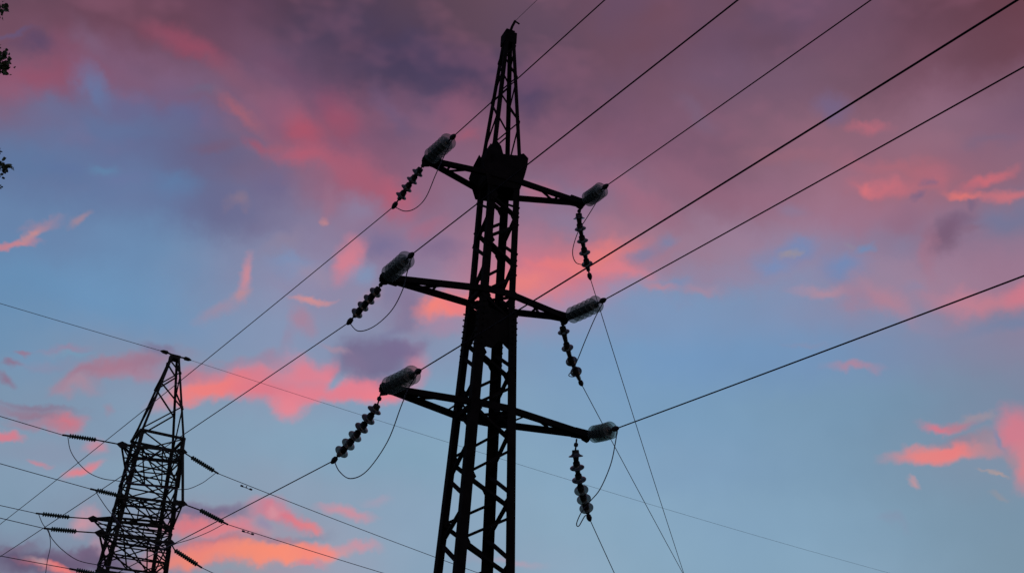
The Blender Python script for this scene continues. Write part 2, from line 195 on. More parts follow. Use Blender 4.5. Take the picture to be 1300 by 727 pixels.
# ------------------------------------------------------------------ materials
def mat(name, c1, c2, scale=6, rough=.7, metal=0., spec=.3, bump=0.):
    M = bpy.data.materials.new(name); M.use_nodes = True; t = M.node_tree; b = t.nodes['Principled BSDF']
    co = t.nodes.new('ShaderNodeTexCoord'); n = t.nodes.new('ShaderNodeTexNoise'); n.inputs['Scale'].default_value = scale; n.inputs['Detail'].default_value = 6
    t.links.new(co.outputs['Object'], n.inputs['Vector'])
    r = t.nodes.new('ShaderNodeMapRange'); r.inputs[1].default_value = .35; r.inputs[2].default_value = .65; t.links.new(n.outputs['Fac'], r.inputs[0])
    x = t.nodes.new('ShaderNodeMix'); x.data_type = 'RGBA'; t.links.new(r.outputs[0], x.inputs[0])
    x.inputs[6].default_value = c1+(1,); x.inputs[7].default_value = c2+(1,); t.links.new(x.outputs[2], b.inputs['Base Color'])
    b.inputs['Roughness'].default_value = rough; b.inputs['Metallic'].default_value = metal; b.inputs['Specular IOR Level'].default_value = spec
    if bump:
        bu = t.nodes.new('ShaderNodeBump'); bu.inputs['Strength'].default_value = bump; t.links.new(n.outputs['Fac'], bu.inputs['Height']); t.links.new(bu.outputs[0], b.inputs['Normal'])
    return M
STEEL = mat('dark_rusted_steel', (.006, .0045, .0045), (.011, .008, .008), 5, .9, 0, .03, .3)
STEEL2 = mat('dull_galvanised_steel', (.018, .017, .016), (.03, .025, .022), 3, .85, 0, .05, .2)
CABLE = mat('weathered_conductor', (.03, .024, .045), (.06, .04, .08), 3, .5, 0, .4)
CABLE_DARK = mat('blackened_conductor', (.008, .006, .010), (.014, .010, .018), 3, .8, 0, .05)
FITTING = mat('forged_fitting', (.012, .010, .012), (.025, .02, .02), 30, .7, 0, .2)
CONC = mat('concrete', (.2, .19, .18), (.3, .29, .27), 8, .9, 0, .2, .4)
def glassy(name, col, clear):
    M = bpy.data.materials.new(name); M.use_nodes = True; t = M.node_tree; t.nodes.clear()
    b = t.nodes.new('ShaderNodeBsdfPrincipled'); b.inputs['Base Color'].default_value = col+(1,); b.inputs['Roughness'].default_value = .25
    n = t.nodes.new('ShaderNodeTexNoise'); n.inputs['Scale'].default_value = 14
    mr = t.nodes.new('ShaderNodeMapRange'); mr.inputs[3].default_value = clear-.08; mr.inputs[4].default_value = clear+.08; t.links.new(n.outputs['Fac'], mr.inputs[0])
    lw = t.nodes.new('ShaderNodeLayerWeight'); lw.inputs[0].default_value = .35
    inv = t.nodes.new('ShaderNodeMath'); inv.operation = 'SUBTRACT'; inv.inputs[0].default_value = 1; t.links.new(lw.outputs['Facing'], inv.inputs[1])
    mu = t.nodes.new('ShaderNodeMath'); mu.operation = 'MULTIPLY'; t.links.new(inv.outputs[0], mu.inputs[0]); t.links.new(mr.outputs[0], mu.inputs[1])
    tr = t.nodes.new('ShaderNodeBsdfTransparent'); tr.inputs[0].default_value = (.82, .87, .84, 1)
    x = t.nodes.new('ShaderNodeMixShader'); t.links.new(mu.outputs[0], x.inputs[0]); t.links.new(b.outputs[0], x.inputs[1]); t.links.new(tr.outputs[0], x.inputs[2])
    o = t.nodes.new('ShaderNodeOutputMaterial'); t.links.new(x.outputs[0], o.inputs[0]); return M
GLASS = glassy('grey_green_insulator_glass', (.09, .1, .095), .74)
PORC = glassy('smoky_insulator_glass', (.014, .012, .011), .12)
MISTY = glassy('milky_insulator_glass', (.02, .02, .019), .36)
POLYM = mat('dark_green_insulator', (.008, .02, .012), (.016, .035, .022), 10, .5)

# ------------------------------------------------------------------ builders
class MB:
    def __init__(s): s.v = []; s.f = []
    def box(s, c, ax, ay, az):
        i = len(s.v)
        for sx in (-1, 1):
            for sy in (-1, 1):
                for sz in (-1, 1): s.v.append(c+ax*sx+ay*sy+az*sz)
        s.f += [tuple(i+k for k in q) for q in ((0, 1, 3, 2), (4, 6, 7, 5), (0, 4, 5, 1), (2, 3, 7, 6), (0, 2, 6, 4), (1, 5, 7, 3))]
    def bar(s, a, b, w, h, hint=Vector((0, 0, 1))):
        a, b = Vector(a), Vector(b); d = b-a; l = d.length
        if l < 1e-6: return
        d /= l; x = d.cross(hint)
        if x.length < 1e-3: x = d.cross(Vector((1, 0, 0)))
        x.normalize(); y = x.cross(d)
        s.box((a+b)/2, x*w/2, y*h/2, d*l/2)
    def angle(s, a, b, w, t, d1, d2):
        """rolled angle from a to b with its heel on the line and flanges along d1 and d2"""
        a, b = Vector(a), Vector(b); d = (b-a).normalized()
        i = len(s.v); e1 = (d1-d*d1.dot(d)).normalized(); e2 = (d2-d*d2.dot(d)-e1*d2.dot(e1)).normalized()
        prof = [Vector((0, 0)), Vector((w, 0)), Vector((w, t)), Vector((t, t)), Vector((t, w)), Vector((0, w))]
        for p in (a, b):
            for q in prof: s.v.append(p+e1*q.x+e2*q.y)
        for k in range(6): s.f.append((i+k, i+(k+1) % 6, i+6+(k+1) % 6, i+6+k))
        s.f.append(tuple(i+k for k in range(5, -1, -1))); s.f.append(tuple(i+6+k for k in range(6)))
    def tube(s, pts, r, n=6, cap=True):
        pts = [Vector(p) for p in pts]; m_ = len(pts); rr = r if isinstance(r, (list, tuple)) else [r]*m_
        i0 = len(s.v); x = None
        for k in range(m_):
            d = (pts[min(k+1, m_-1)]-pts[max(k-1, 0)]).normalized()
            if x is None:
                x = d.cross(Vector((0, 0, 1)));
                if x.length < 1e-3: x = d.cross(Vector((1, 0, 0)))
            x = (x-d*x.dot(d)).normalized(); y = d.cross(x)
            for j in range(n):
                a = 2*math.pi*j/n; s.v.append(pts[k]+(x*math.cos(a)+y*math.sin(a))*rr[k])
        for k in range(m_-1):
            for j in range(n):
                a = i0+k*n+j; b = i0+k*n+(j+1) % n; s.f.append((a, b, b+n, a+n))
        if cap: s.f.append(tuple(i0+j for j in range(n-1, -1, -1))); s.f.append(tuple(i0+(m_-1)*n+j for j in range(n)))
    def plate(s, pts, n, t):
        n = n.normalized()*t/2; i = len(s.v); k = len(pts)
        for p in pts: s.v.append(Vector(p)+n)
        for p in pts: s.v.append(Vector(p)-n)
        s.f.append(tuple(range(i, i+k))); s.f.append(tuple(range(i+2*k-1, i+k-1, -1)))
        for j in range(k): s.f.append((i+j, i+k+j, i+k+(j+1) % k, i+(j+1) % k))
    def lathe(s, o, d, prof, n=20):
        d = d.normalized(); x = d.cross(Vector((0, .3, 1))).normalized(); y = d.cross(x); i0 = len(s.v)
        for (z, r) in prof:
            for j in range(n):
                a = 2*math.pi*j/n; s.v.append(o+d*z+(x*math.cos(a)+y*math.sin(a))*r)
        for k in range(len(prof)-1):
            for j in range(n):
                a = i0+k*n+j; b = i0+k*n+(j+1) % n; s.f.append((a, b, b+n, a+n))
        s.f.append(tuple(i0+j for j in range(n-1, -1, -1))); s.f.append(tuple(i0+(len(prof)-1)*n+j for j in range(n)))
    def build(s, name, mt, parent=None, smooth=False, origin=None):
        me = bpy.data.meshes.new(name)
        o = bpy.data.objects.new(name, me); COL.objects.link(o)
        off = Vector((0, 0, 0))
        if parent is not None:
            o.parent = parent; off = absloc(parent)
        elif origin is not None: o.location = origin; off = Vector(origin)
        me.from_pydata([v-off for v in s.v], [], s.f); me.validate()
        b = bmesh.new(); b.from_mesh(me); bmesh.ops.recalc_face_normals(b, faces=b.faces); b.to_mesh(me); b.free()
        if smooth:
            for p in me.polygons: p.use_smooth = True
        me.materials.append(mt); return o
def absloc(o):
    l = Vector((0, 0, 0))
    while o is not None: l += o.location; o = o.parent
    return l
def tag(o, label, cat, group=None):
    o['label'] = label; o['category'] = cat
    if group: o['group'] = group
    return o
def thing(name, loc, label, cat, group=None):
    o = bpy.data.objects.new(name, None); COL.objects.link(o); o.location = loc; o.empty_display_size = .3
    return tag(o, label, cat, group)

# ------------------------------------------------------------------ ground
gm = MB(); G = 6000
n_ = 40
for i in range(n_+1):
    for j in range(n_+1):
        fx = (i/n_*2-1); fy = (j/n_*2-1); x = math.copysign(abs(fx)**3, fx)*G; y = math.copysign(abs(fy)**3, fy)*G
        gm.v.append(Vector((x, y, 0)))
for i in range(n_):
    for j in range(n_):
        a = i*(n_+1)+j; gm.f.append((a, a+n_+1, a+n_+2, a+1))
GRASS = mat('dark_meadow', (.03, .04, .018), (.06, .06, .03), .6, .95, 0, .1, .5)
g = gm.build('ground', GRASS); g['kind'] = 'structure'

# ------------------------------------------------------------------ main pylon
AZ = 1.1777
u = Vector((math.sin(AZ), math.cos(AZ), 0)); v = Vector((-math.cos(AZ), math.sin(AZ), 0)); C = Vector((-.4225, 22, 0)); Bf = 1.06
Z = Vector((0, 0, 1))
def hw(z):
    if z < 10.9: return .7716+(.3964-.7716)*z/10.9
    if z < 16.3: return .3964+(.3523-.3964)*(z-10.9)/5.1
    return .349+(.115-.349)*(z-16.3)/(19.85-16.3)
def cor(su, sv, z): return C+u*su*hw(z)+v*sv*Bf*hw(z)+Z*z
ZT = 19.85
tw = thing('lattice_pylon', C, 'tall black lattice power pylon in the centre with six flat crossarms and a thin spire', 'pylon')
for su in (-1, 1):
    for sv in (-1, 1):
        lg = MB()
        for (z0, z1, w, oo) in ((0.3, 12.42, .185, .035), (12.3, 16.3, .145, 0), (16.32, ZT, .085, 0)):
            of = (u*su+v*sv)*oo
            lg.angle(cor(su, sv, z0)+of, cor(su, sv, z1)+of, w, .02, -u*su, -v*sv)
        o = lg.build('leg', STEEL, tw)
        fb = MB(); q = cor(su, sv, 0); fb.box(Vector((q.x, q.y, .12)), u*.28, v*.28, Z*.27)
        fb.build('footing', CONC, o)
# lacing, one part for each face
NB = [15.1, 13.95, 12.6, 11.28, 10.05, 8.6, 7.3, 5.95, 4.5, 2.95, 1.3]
def face_brace(ca, cb, phase, shape, wd, inn, hint):
    mb = MB()
    for k in range(len(NB)-1):
        P = NB[k]-NB[k+1]; zs = NB[k]+phase*P
        a0, b0, b1, a1 = shape
        for (za, zb, ww) in ((zs+a0*P, zs+b0*P, wd*1.25), (zs+a1*P, zs+b1*P, wd)):
            if max(za, zb) > 16.2 or min(za, zb) < .3: continue
            mb.bar(cor(*ca, za)-inn, cor(*cb, zb)-inn, ww, .02 if False else .05, hint)
    return mb
sh = (0, -.38, -.52, -.97)
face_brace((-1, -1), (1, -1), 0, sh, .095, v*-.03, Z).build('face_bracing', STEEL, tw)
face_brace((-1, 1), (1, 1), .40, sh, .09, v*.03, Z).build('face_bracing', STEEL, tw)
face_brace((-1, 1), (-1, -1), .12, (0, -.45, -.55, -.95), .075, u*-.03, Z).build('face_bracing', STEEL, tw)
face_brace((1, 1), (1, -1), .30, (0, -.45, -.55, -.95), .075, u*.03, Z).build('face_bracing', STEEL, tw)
# spire lacing
for (ca, cb, inn) in (((-1, -1), (1, -1), -v*.0), ((-1, 1), (1, 1), v*.0), ((-1, 1), (-1, -1), u*.0), ((1, 1), (1, -1), u*.0)):
    mb = MB(); z = 16.45; s_ = 0
    while z < 19.3:
        st = .95*hw(z)/.349+.12
        a, b = (ca, cb) if s_ % 2 == 0 else (cb, ca)
        mb.bar(cor(*a, z), cor(*b, min(z+st*.8, 19.6)), .03, .03); s_ += 1; z += st*.8
    mb.build('spire_bracing', STEEL, tw)
cp = MB(); cp.box(C+Z*(ZT-.05), u*.15, v*.15, Z*.16); cp.box(C+Z*(ZT+.14), u*.11, v*.1, Z*.06)
cp.build('spire_cap', STEEL, tw)
EW0 = onplane((654, 27), C, v)
rd = MB(); rd.tube([C+Z*(ZT+.1), (C+Z*(ZT+.2))*.5+EW0*.5, EW0], .035, 6); rd.bar(EW0-u*.02, EW0+u*.12-Z*.05, .03, .03); rd.build('earth_wire_bracket', STEEL, tw)

# gusset plates and splices
def fpl(sv, pts, off=.0, t=.012):     # plate lying in the near (-1) or far (+1) face; pts are (s, z)
    return [C+u*s+v*sv*(Bf*hw(z)+off)+Z*z for s, z in pts]
gp = MB()
gp.plate(fpl(-1, [(-.42, 15.30), (.36, 15.42), (.44, 15.75), (.50, 16.05), (.52, 16.30), (.40, 16.40), (.22, 16.28), (-.10, 16.22), (-.16, 16.42), (-.32, 16.60), (-.46, 16.2), (-.56, 15.9)], .012), v, .012)
gp.plate(fpl(1, [(-.40, 15.35), (.38, 15.45), (.42, 15.9), (.40, 16.4), (.2, 16.3), (-.2, 16.3), (-.40, 16.55), (-.52, 16.2), (-.6, 15.85)], .012), v, .012)
gp.build('gusset_plate', STEEL, tw)
gq = MB()
for su in (-1, 1):
    a = .36 if su < 0 else .3
    gq.plate([C+u*su*(hw(16)+.012)+v*t_+Z*z for t_, z in ((-a, 15.5), (a, 15.5), (a+.04, 16.1), (a-.1, 16.45), (-a+.1, 16.5), (-a-.04, 16.1))], u, .012)
gq.build('side_gusset_plate', STEEL, tw)
sp = MB()
sp.plate(fpl(-1, [(-.42, 11.42), (-.10, 11.40), (.06, 11.62), (.42, 11.35), (.43, 12.35), (.25, 12.2), (-.2, 12.32), (-.43, 12.55)], .012), v, .012)
sp.plate(fpl(1, [(-.42, 11.75), (0, 12.0), (.42, 11.8), (.42, 12.6), (.1, 12.5), (-.42, 12.7)], .012), v, .012)
sp.build('splice_plate', STEEL, tw)
for (su, sv) in ((-1, 1), (1, -1), (-1, -1), (1, 1)):
    for k in range(9):
        z = 11.3+k*.14; p = cor(su, sv, z)+(u*su+v*sv)*.035
        for (q, off) in ((u*su, -v*sv*.08), (v*sv, -u*su*.08)):
            bt = MB(); bt.tube([p+off, p+off+q*.06], .018, 6); bt.build('splice_bolt', STEEL, tw)
for zc in (10.1, 12.72, 15.62):
    dp = MB()
    dp.bar(cor(-1, -1, zc), cor(1, 1, zc), .05, .05); dp.bar(cor(-1, 1, zc), cor(1, -1, zc), .05, .05)
    dp.bar(cor(-1, -1, zc), cor(-1, 1, zc), .08, .1); dp.bar(cor(1, -1, zc), cor(1, 1, zc), .08, .1)
    dp.build('diaphragm', STEEL, tw)
for k, z in enumerate(NB):
    for (su, sv, dz, dd) in ((-1, -1, -.0, 1), (1, -1, -.45, -1), (-1, 1, .55, 1), (1, 1, .1, -1)):
        zz = z+dz
        if zz > 15.2 or zz < .6: continue
        p = cor(su, sv, zz)+v*sv*.014-u*su*.10
        nd = MB(); nd.plate([p+u*-su*.10, p-Z*.16, p+u*su*.08-Z*.16, p+u*su*.08+Z*.16, p+Z*.16], v, .01); nd.build('node_plate', STEEL, tw)

TIP = {('L', 0): (-1.77, 15.75), ('L', 1): (-2.42, 12.63), ('L', 2): (-2.16, 10.23), ('R', 0): (2.08, 15.78), ('R', 1): (1.77, 12.74), ('R', 2): (2.36, 10.13)}
HZ = [15.62, 12.73, 10.14]
tips = {}
for (sd_, i), (s, z) in TIP.items():
    su = -1 if sd_ == 'L' else 1
    T = C+u*s+Z*z; tips[(sd_, i)] = T
    am = MB(); out = u*su
    an, af = cor(su, -1, HZ[i]), cor(su, 1, HZ[i]); w_ = .118 if i else .108
    for (a, sg) in ((an, -1), (af, 1)):
        bn = cor(-su, sg, HZ[i])+v*sg*.03
        aa = a+v*sg*.03; te = T-out*.02+v*sg*.05
        dd = (te-aa).normalized(); side = dd.cross(Z).normalized()
        if side.dot(v)*sg > 0: side = -side
        am.bar(aa+Z*0, te, .022, w_*1.05); 
        am.bar(aa+Z*(w_*.5)+side*.035, te+Z*(w_*.5)+side*.03, .062, .02); am.bar(aa-Z*(w_*.5)+side*.035, te-Z*(w_*.5)+side*.03, .062, .02)
    # ties between the two chords
    for fr in ((.62,) if i != 1 else (.45, .8)):
        am.bar(an.lerp(T, fr), af.lerp(T, fr), .04, .04)
    am.bar(an.lerp(T, .3), af.lerp(T, .62), .04, .04)
    if i == 2:
        am.bar(cor(su, 1, HZ[i]+.28), af.lerp(T, .16), .035, .035); am.bar(cor(su, -1, HZ[i]-.25), an.lerp(T, .2), .035, .035)
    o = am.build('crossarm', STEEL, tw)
    tp = MB(); k = .32
    tp.plate([T+out*.07-v*.08, T+out*.07+v*.08, T-out*k+v*.12, T-out*k-v*.12], Z, .15)
    tp.plate([T+out*.06+Z*.08, T+out*.09-Z*.02, T+out*.02-Z*.16, T-out*.10-Z*.12, T-out*.2+Z*.06], v, .10)
    tp.build('tip_plate', STEEL, o)
# through chords in the body at each level
for i in range(3):
    for sg in (-1, 1):
        tc_ = MB()
        tc_.bar(cor(-1, sg, HZ[i])+v*sg*.035, cor(1, sg, HZ[i])+v*sg*.035, .03, .15)
        tc_.bar(cor(-1, sg, HZ[i])+v*sg*.01+Z*.07, cor(1, sg, HZ[i])+v*sg*.01+Z*.07, .07, .02)
        tc_.build('through_chord', STEEL, tw)

# ------------------------------------------------------------------ insulator strings
def disc_prof(R, sp_):
    return [(0, .045), (0, .066), (.05, .07), (.075, .082), (.092, R*.66), (.108, R*.9), (.118, R), (.128, R*.99), (.128, R*.86), (.126, R*.5), (.14, .062), (max(sp_, .15), .045)]
def insulator(T, pts, nd_, R, material, label, group, first=.2, tail=.22):
    """T tip; pts control points of the string axis from tip to wire clamp"""
    st = thing('insulator_string', T, label, 'insulator', group)
    # resample the polyline
    seg = [Vector(p) for p in pts]; cum = [0]
    for a, b in zip(seg, seg[1:]): cum.append(cum[-1]+(b-a).length)
    Lt = cum[-1]
    def at(s):
        s = max(0, min(Lt, s))
        for k in range(len(seg)-1):
            if s <= cum[k+1]+1e-9: return seg[k].lerp(seg[k+1], (s-cum[k])/(cum[k+1]-cum[k]))
    s0, s1 = first, Lt-tail; sp_ = (s1-s0)/nd_
    ln = MB(); ln.tube([at(0), at(first*.5), at(first)], .018, 6); ln.lathe(at(first*.35), at(first)-at(0), [(0, .02), (.02, .045), (.07, .045), (.09, .02)], 8)
    ln.build('link', FITTING, st)
    for k in range(nd_):
        a = at(s0+sp_*k); b = at(s0+sp_*(k+1)); d = (b-a).normalized()
        mb = MB(); mb.lathe(a, d, disc_prof(R, sp_), 24)
        dk = mb.build('insulator_disc', MISTY if (material is PORC and nd_ == 6 and k > 2) else material, st, smooth=True)
        cr_ = .07 if R < .16 else .082
        cb = MB(); cb.lathe(a-d*.004, d, [(0, .03), (.0, cr_), (.075, cr_+.006), (sp_*.8, .045)], 10); cb.build('metal_cap', FITTING, dk)
    e0 = at(s1); e1 = at(Lt); d = (e1-e0).normalized()
    cl = MB(); cl.tube([e0, e1], .02, 6); cl.lathe(e0.lerp(e1, .35), d, [(0, .02), (.03, .05), (.10, .06), (.17, .04), (.2, .02)], 10)
    cl.build('wire_clamp', FITTING, st)
    return st
def bez(pts, n=26):
    P = [Vector(p) for p in pts]; out = []
    P = [P[0]*2-P[1]]+P+[P[-1]*2-P[-2]]
    m_ = len(P)-3
    for i in range(m_):
        for k in range(n//m_+1):
            t = k/(n//m_+1); a, b, c_, d = P[i:i+4]
            out.append(.5*((2*b)+(-a+c_)*t+(2*a-5*b+4*c_-d)*t*t+(-a+3*b-3*c_+d)*t**3))
    out.append(P[-2]); return out
def wire(name, pts, r, label, cat, group, n=6, mt=None):
    mb = MB(); mb.tube(pts, r, n)
    o = mb.build(name, mt or CABLE, smooth=True, origin=pts[0]); tag(o, label, cat, group); return o
def hdir(deg): a = math.radians(deg); return Vector((math.sin(a), math.cos(a), 0))
def span(A, W, k, Lmax, az_deg, n=60):
    """hanging span from A through W with curvature k"""
    g_ = hdir(az_deg); w = (W-A).dot(g_); sl = ((W-A).z-k*w*w)/w
    pts = []
    for i in range(n+1):
        t = Lmax*(i/n)**1.3; pts.append(A+g_*t+Z*(sl*t+k*t*t))
    return pts
LV = ['top', 'middle', 'bottom']; SD = {'L': 'left', 'R': 'right'}
NEAR = {('L', 0): ((577, 172), (768, 0)), ('L', 1): ((524, 322), (937, 0)), ('L', 2): ((533, 470), (1292, 0)), ('R', 0): ((771, 235), (1106, 0)), ('R', 1): ((768, 380), (1300, 85)), ('R', 2): ((784, 543), (1300, 350))}
NAZ = 150.9
nclamp = {}
for key, (c_, w_) in NEAR.items():
    T = tips[key]-Z*.02+hdir(NAZ)*.06; gdir = hdir(NAZ); nn = gdir.cross(Z)
    A = onplane(c_, T, nn); Wp = onplane(w_, T, nn); 
    if (A-T).length > 1.75: A = T+(A-T).normalized()*1.75
    nclamp[key] = A
    sd_, i = key
    insulator(T, [T, T.lerp(A, .5)-Z*.02, A], 6, .185, GLASS, f'pale glass insulator seen end on at the {SD[sd_]} tip of the {LV[i]} crossarm', 'foreshortened glass insulator strings', .12, .26)
    wire('power_line', span(A, Wp, .0004, 95, NAZ), .0125, f'wire rising to the upper right from the {SD[sd_]} end of the {LV[i]} crossarm', 'power line', 'wires crossing the upper right sky', mt=CABLE_DARK)
AWAY = {('L', 0): (-39, [(541, 205), (531, 218), (500, 262)], (0, 665), 4), ('L', 1): (-39, [(487, 355), (481, 366), (443, 409)], (0, 706), 4), ('L', 2): (-39, [(484, 497), (478, 518), (449, 556), (424, 584)], (220, 690), 6),
        ('R', 0): (17, [(736, 264), (734, 275), (743, 325), (749, 352)], (868, 727), 5), ('R', 1): (19, [(715, 405), (714, 414), (722, 450), (738, 487)], (867, 727), 4), ('R', 2): (17, [(732, 557), (730, 576), (736, 615), (748, 657)], (780, 727), 6)}
aclamp = {}
for key, (azd, px, w_, nds) in AWAY.items():
    sd_, i = key; T = tips[key]; g_ = hdir(azd); nn = g_.cross(Z)
    if key[0] == 'R': T = T-u*.08
    P = [onplane(p, T, nn) for p in px]; A = P[-1]; Wp = onplane(w_, A, nn); aclamp[key] = A
    insulator(P[0], P, nds, .135 if i < 2 else .15, PORC, f'dark insulator of {nds} discs hanging below the {SD[sd_]} tip of the {LV[i]} crossarm', 'hanging insulator strings of the central pylon', .22 if i < 2 else .28, .2 if i < 2 else .16)
    w = (Wp-A).dot(g_); sl = (Wp-A).z/w; k = max(.0002, -sl/220)
    wire('power_line', span(A, Wp, k, 170, azd), .0115 if sd_ == 'L' else .010, f'wire falling to the lower {SD[sd_]} from the {LV[i]} {SD[sd_]} hanging insulator', 'power line', f'wires falling to the lower {SD[sd_]}')
# jumpers: (pixel track, fraction of the way from near clamp to away clamp for each point)
JUMP = {('L', 0): [(574, 178), (563, 200), (553, 222), (541, 250), (528, 264), (514, 268), (503, 262)],
        ('L', 1): [(522, 326), (517, 345), (511, 368), (497, 394), (475, 414), (455, 420), (443, 410)],
        ('L', 2): [(531, 474), (519, 492), (509, 516), (492, 560), (466, 597), (445, 607), (431, 598), (427, 588)],
        ('R', 0): [(768, 240), (757, 257), (744, 278), (734, 294), (727, 318), (731, 333), (744, 338), (749, 347)],
        ('R', 1): [(766, 385), (756, 402), (743, 432), (735, 452), (728, 468), (722, 476), (728, 478), (734, 476), (737, 482)],
        ('R', 2): [(780, 548), (781, 563), (775, 590), (762, 620), (749, 636), (738, 650), (732, 664), (735, 667), (743, 654), (748, 654)]}
for key, px in JUMP.items():
    a, b = nclamp[key], aclamp[key]; da, db = (a-EYE).dot(fw), (b-EYE).dot(fw); pts = []
    n = len(px)
    for j, p in enumerate(px):
        t = j/(n-1); d = ray(*p); dep = da+(db-da)*t; pts.append(EYE+d*(dep/d.dot(fw)))
    pts[0] = a; pts[-1] = b
    sd_, i = key
    wire('jumper_cable', bez(pts, 40), .011, f'curved jumper cable looping below the {SD[sd_]} end of the {LV[i]} crossarm', 'jumper cable', 'jumper loops of the central pylon')
W0 = onplane((682, 0), EW0, hdir(NAZ).cross(Z))
wire('earth_wire', span(EW0, W0, .0004, 95, NAZ), .006, 'thin earth wire rising from the very top of the central pylon', 'earth wire', None)

# ------------------------------------------------------------------ second pylon
D2 = 65.0; a2 = math.radians(-17.46); C2 = Vector((math.sin(a2)*D2, math.cos(a2)*D2, 0))
AZ2 = math.radians(62); u2 = Vector((math.sin(AZ2), math.cos(AZ2), 0)); v2 = Vector((-math.cos(AZ2), math.sin(AZ2), 0))
apex = onplane((222, 452), C2, v2); H2 = apex.z
C2 = Vector((apex.x, apex.y, 0))
zb = onplane((198, 558), C2, v2).z
def hw2(z):
    if z > zb: return 1.21+(.28-1.21)*(z-zb)/(H2-.25-zb)
    return 1.21+(zb-z)*.045
def cor2(su, sv, z): return C2+u2*su*hw2(z)+v2*sv*hw2(z)+Z*z
t2 = thing('lattice_pylon', C2, 'smaller distant lattice pylon at lower left with dense bracing and a tapering peak', 'pylon')
for su in (-1, 1):
    for sv in (-1, 1):
        lg = MB(); lg.angle(cor2(su, sv, .2), cor2(su, sv, zb), .19, .03, -u2*su, -v2*sv); lg.angle(cor2(su, sv, zb), cor2(su, sv, H2-.2), .125, .02, -u2*su, -v2*sv)
        o = lg.build('leg', STEEL2, t2)
        fb = MB(); q = cor2(su, sv, 0); fb.box(Vector((q.x, q.y, .15)), u2*.5, v2*.5, Z*.33); fb.build('footing', CONC, o)
hd = MB(); hd.box(C2+Z*(H2-.12), u2*.28, v2*.28, Z*.12); hd.build('peak_head', STEEL2, t2)
faces2 = (((-1, -1), (1, -1)), ((-1, 1), (1, 1)), ((-1, 1), (-1, -1)), ((1, 1), (1, -1)))
for ca, cb in faces2:
    mb = MB(); z = zb+.1; s_ = 0
    while z < H2-.9:
        st = 1.45*hw2(z)+.15; a, b = (ca, cb) if s_ % 2 == 0 else (cb, ca)
        mb.bar(cor2(*a, z), cor2(*b, min(z+st, H2-.4)), .075, .075); z += st*.9; s_ += 1
    mb.bar(cor2(*ca, zb), cor2(*cb, zb), .13, .13)
    mb.build('peak_bracing', STEEL2, t2)
    mb = MB(); z = zb; k = 0
    while z > 1.5:
        st = hw2(z)*1.05
        mb.bar(cor2(*ca, z), cor2(*cb, z-st), .065, .065); mb.bar(cor2(*cb, z), cor2(*ca, z-st), .065, .065)
        mb.bar(cor2(*ca, z), cor2(*cb, z), .07, .07)
        z -= st; k += 1
    mb.build('face_bracing', STEEL2, t2)
# crossarms of the second pylon: wide trussed arms whose outer edge carries a string at both ends
def arm2(t, pl, pr, depth, name='crossarm'):
    """t: distance of the outer edge along v2; pl, pr where its left and right ends show"""
    P0 = C2+v2*t; A = onplane(pl, P0, v2); B = onplane(pr, P0, v2); sg = 1 if t > 0 else -1
    zc = (A.z+B.z)/2; mb = MB(); th = .10
    inn = [cor2(-1, sg, A.z), cor2(1, sg, B.z)]; low = [cor2(-1, sg, A.z-depth), cor2(1, sg, B.z-depth)]
    mb.bar(A, B, .12, .12)
    for e, q, r in ((A, inn[0], low[0]), (B, inn[1], low[1])):
        mb.bar(e, q, th, th); mb.bar(e, r, th*.8, th*.8); mb.bar(q, r, th, th)
    mb.bar(low[0], low[1], .10, .10); mb.bar(inn[0], inn[1], .11, .11)
    for k in range(3):
        f0, f1 = k/3, (k+1)/3
        mb.bar(A.lerp(B, f0), inn[0].lerp(inn[1], f1), .05, .05); mb.bar(A.lerp(B, f1), inn[0].lerp(inn[1], f0), .05, .05)
        if k: mb.bar(A.lerp(B, f0), low[0].lerp(low[1], f0), .06, .06)
        mb.bar(A.lerp(B, f0), low[0].lerp(low[1], f1), .05, .05)
    for fr in (.33, .66):
        mb.bar(A.lerp(low[0], fr), B.lerp(low[1], fr), .06, .06)
    for e, sg2 in ((A, -1), (B, 1)):
        mb.plate([e+u2*sg2*.25, e+Z*.18, e-u2*sg2*.3+Z*.1, e-u2*sg2*.3-Z*.12, e-Z*.18], v2, .12)
    mb.build(name, STEEL2, t2); return A, B
A1, B1 = arm2(-3.0, (154, 564), (232, 573), 1.5)
A2_, B2 = arm2(-3.0, (151, 629), (232, 639), .9)
A3, B3 = arm2(2.4, (117, 658), (216, 670), .9)
A4, B4 = arm2(-3.0, (126, 676), (217, 689), 1.3)
A5, B5 = arm2(-3.0, (127, 724), (210, 735), 1.0)
pp = MB(); q = onplane((232, 575), B1, v2); q2 = onplane((232, 640), B1, v2); pp.bar(q, q2, .12, .12); pp.bar(q2, cor2(1, -1, q2.z+.6), .1, .1); pp.bar(q, cor2(1, -1, zb), .1, .1); pp.build('arm_hanger', STEEL2, t2)

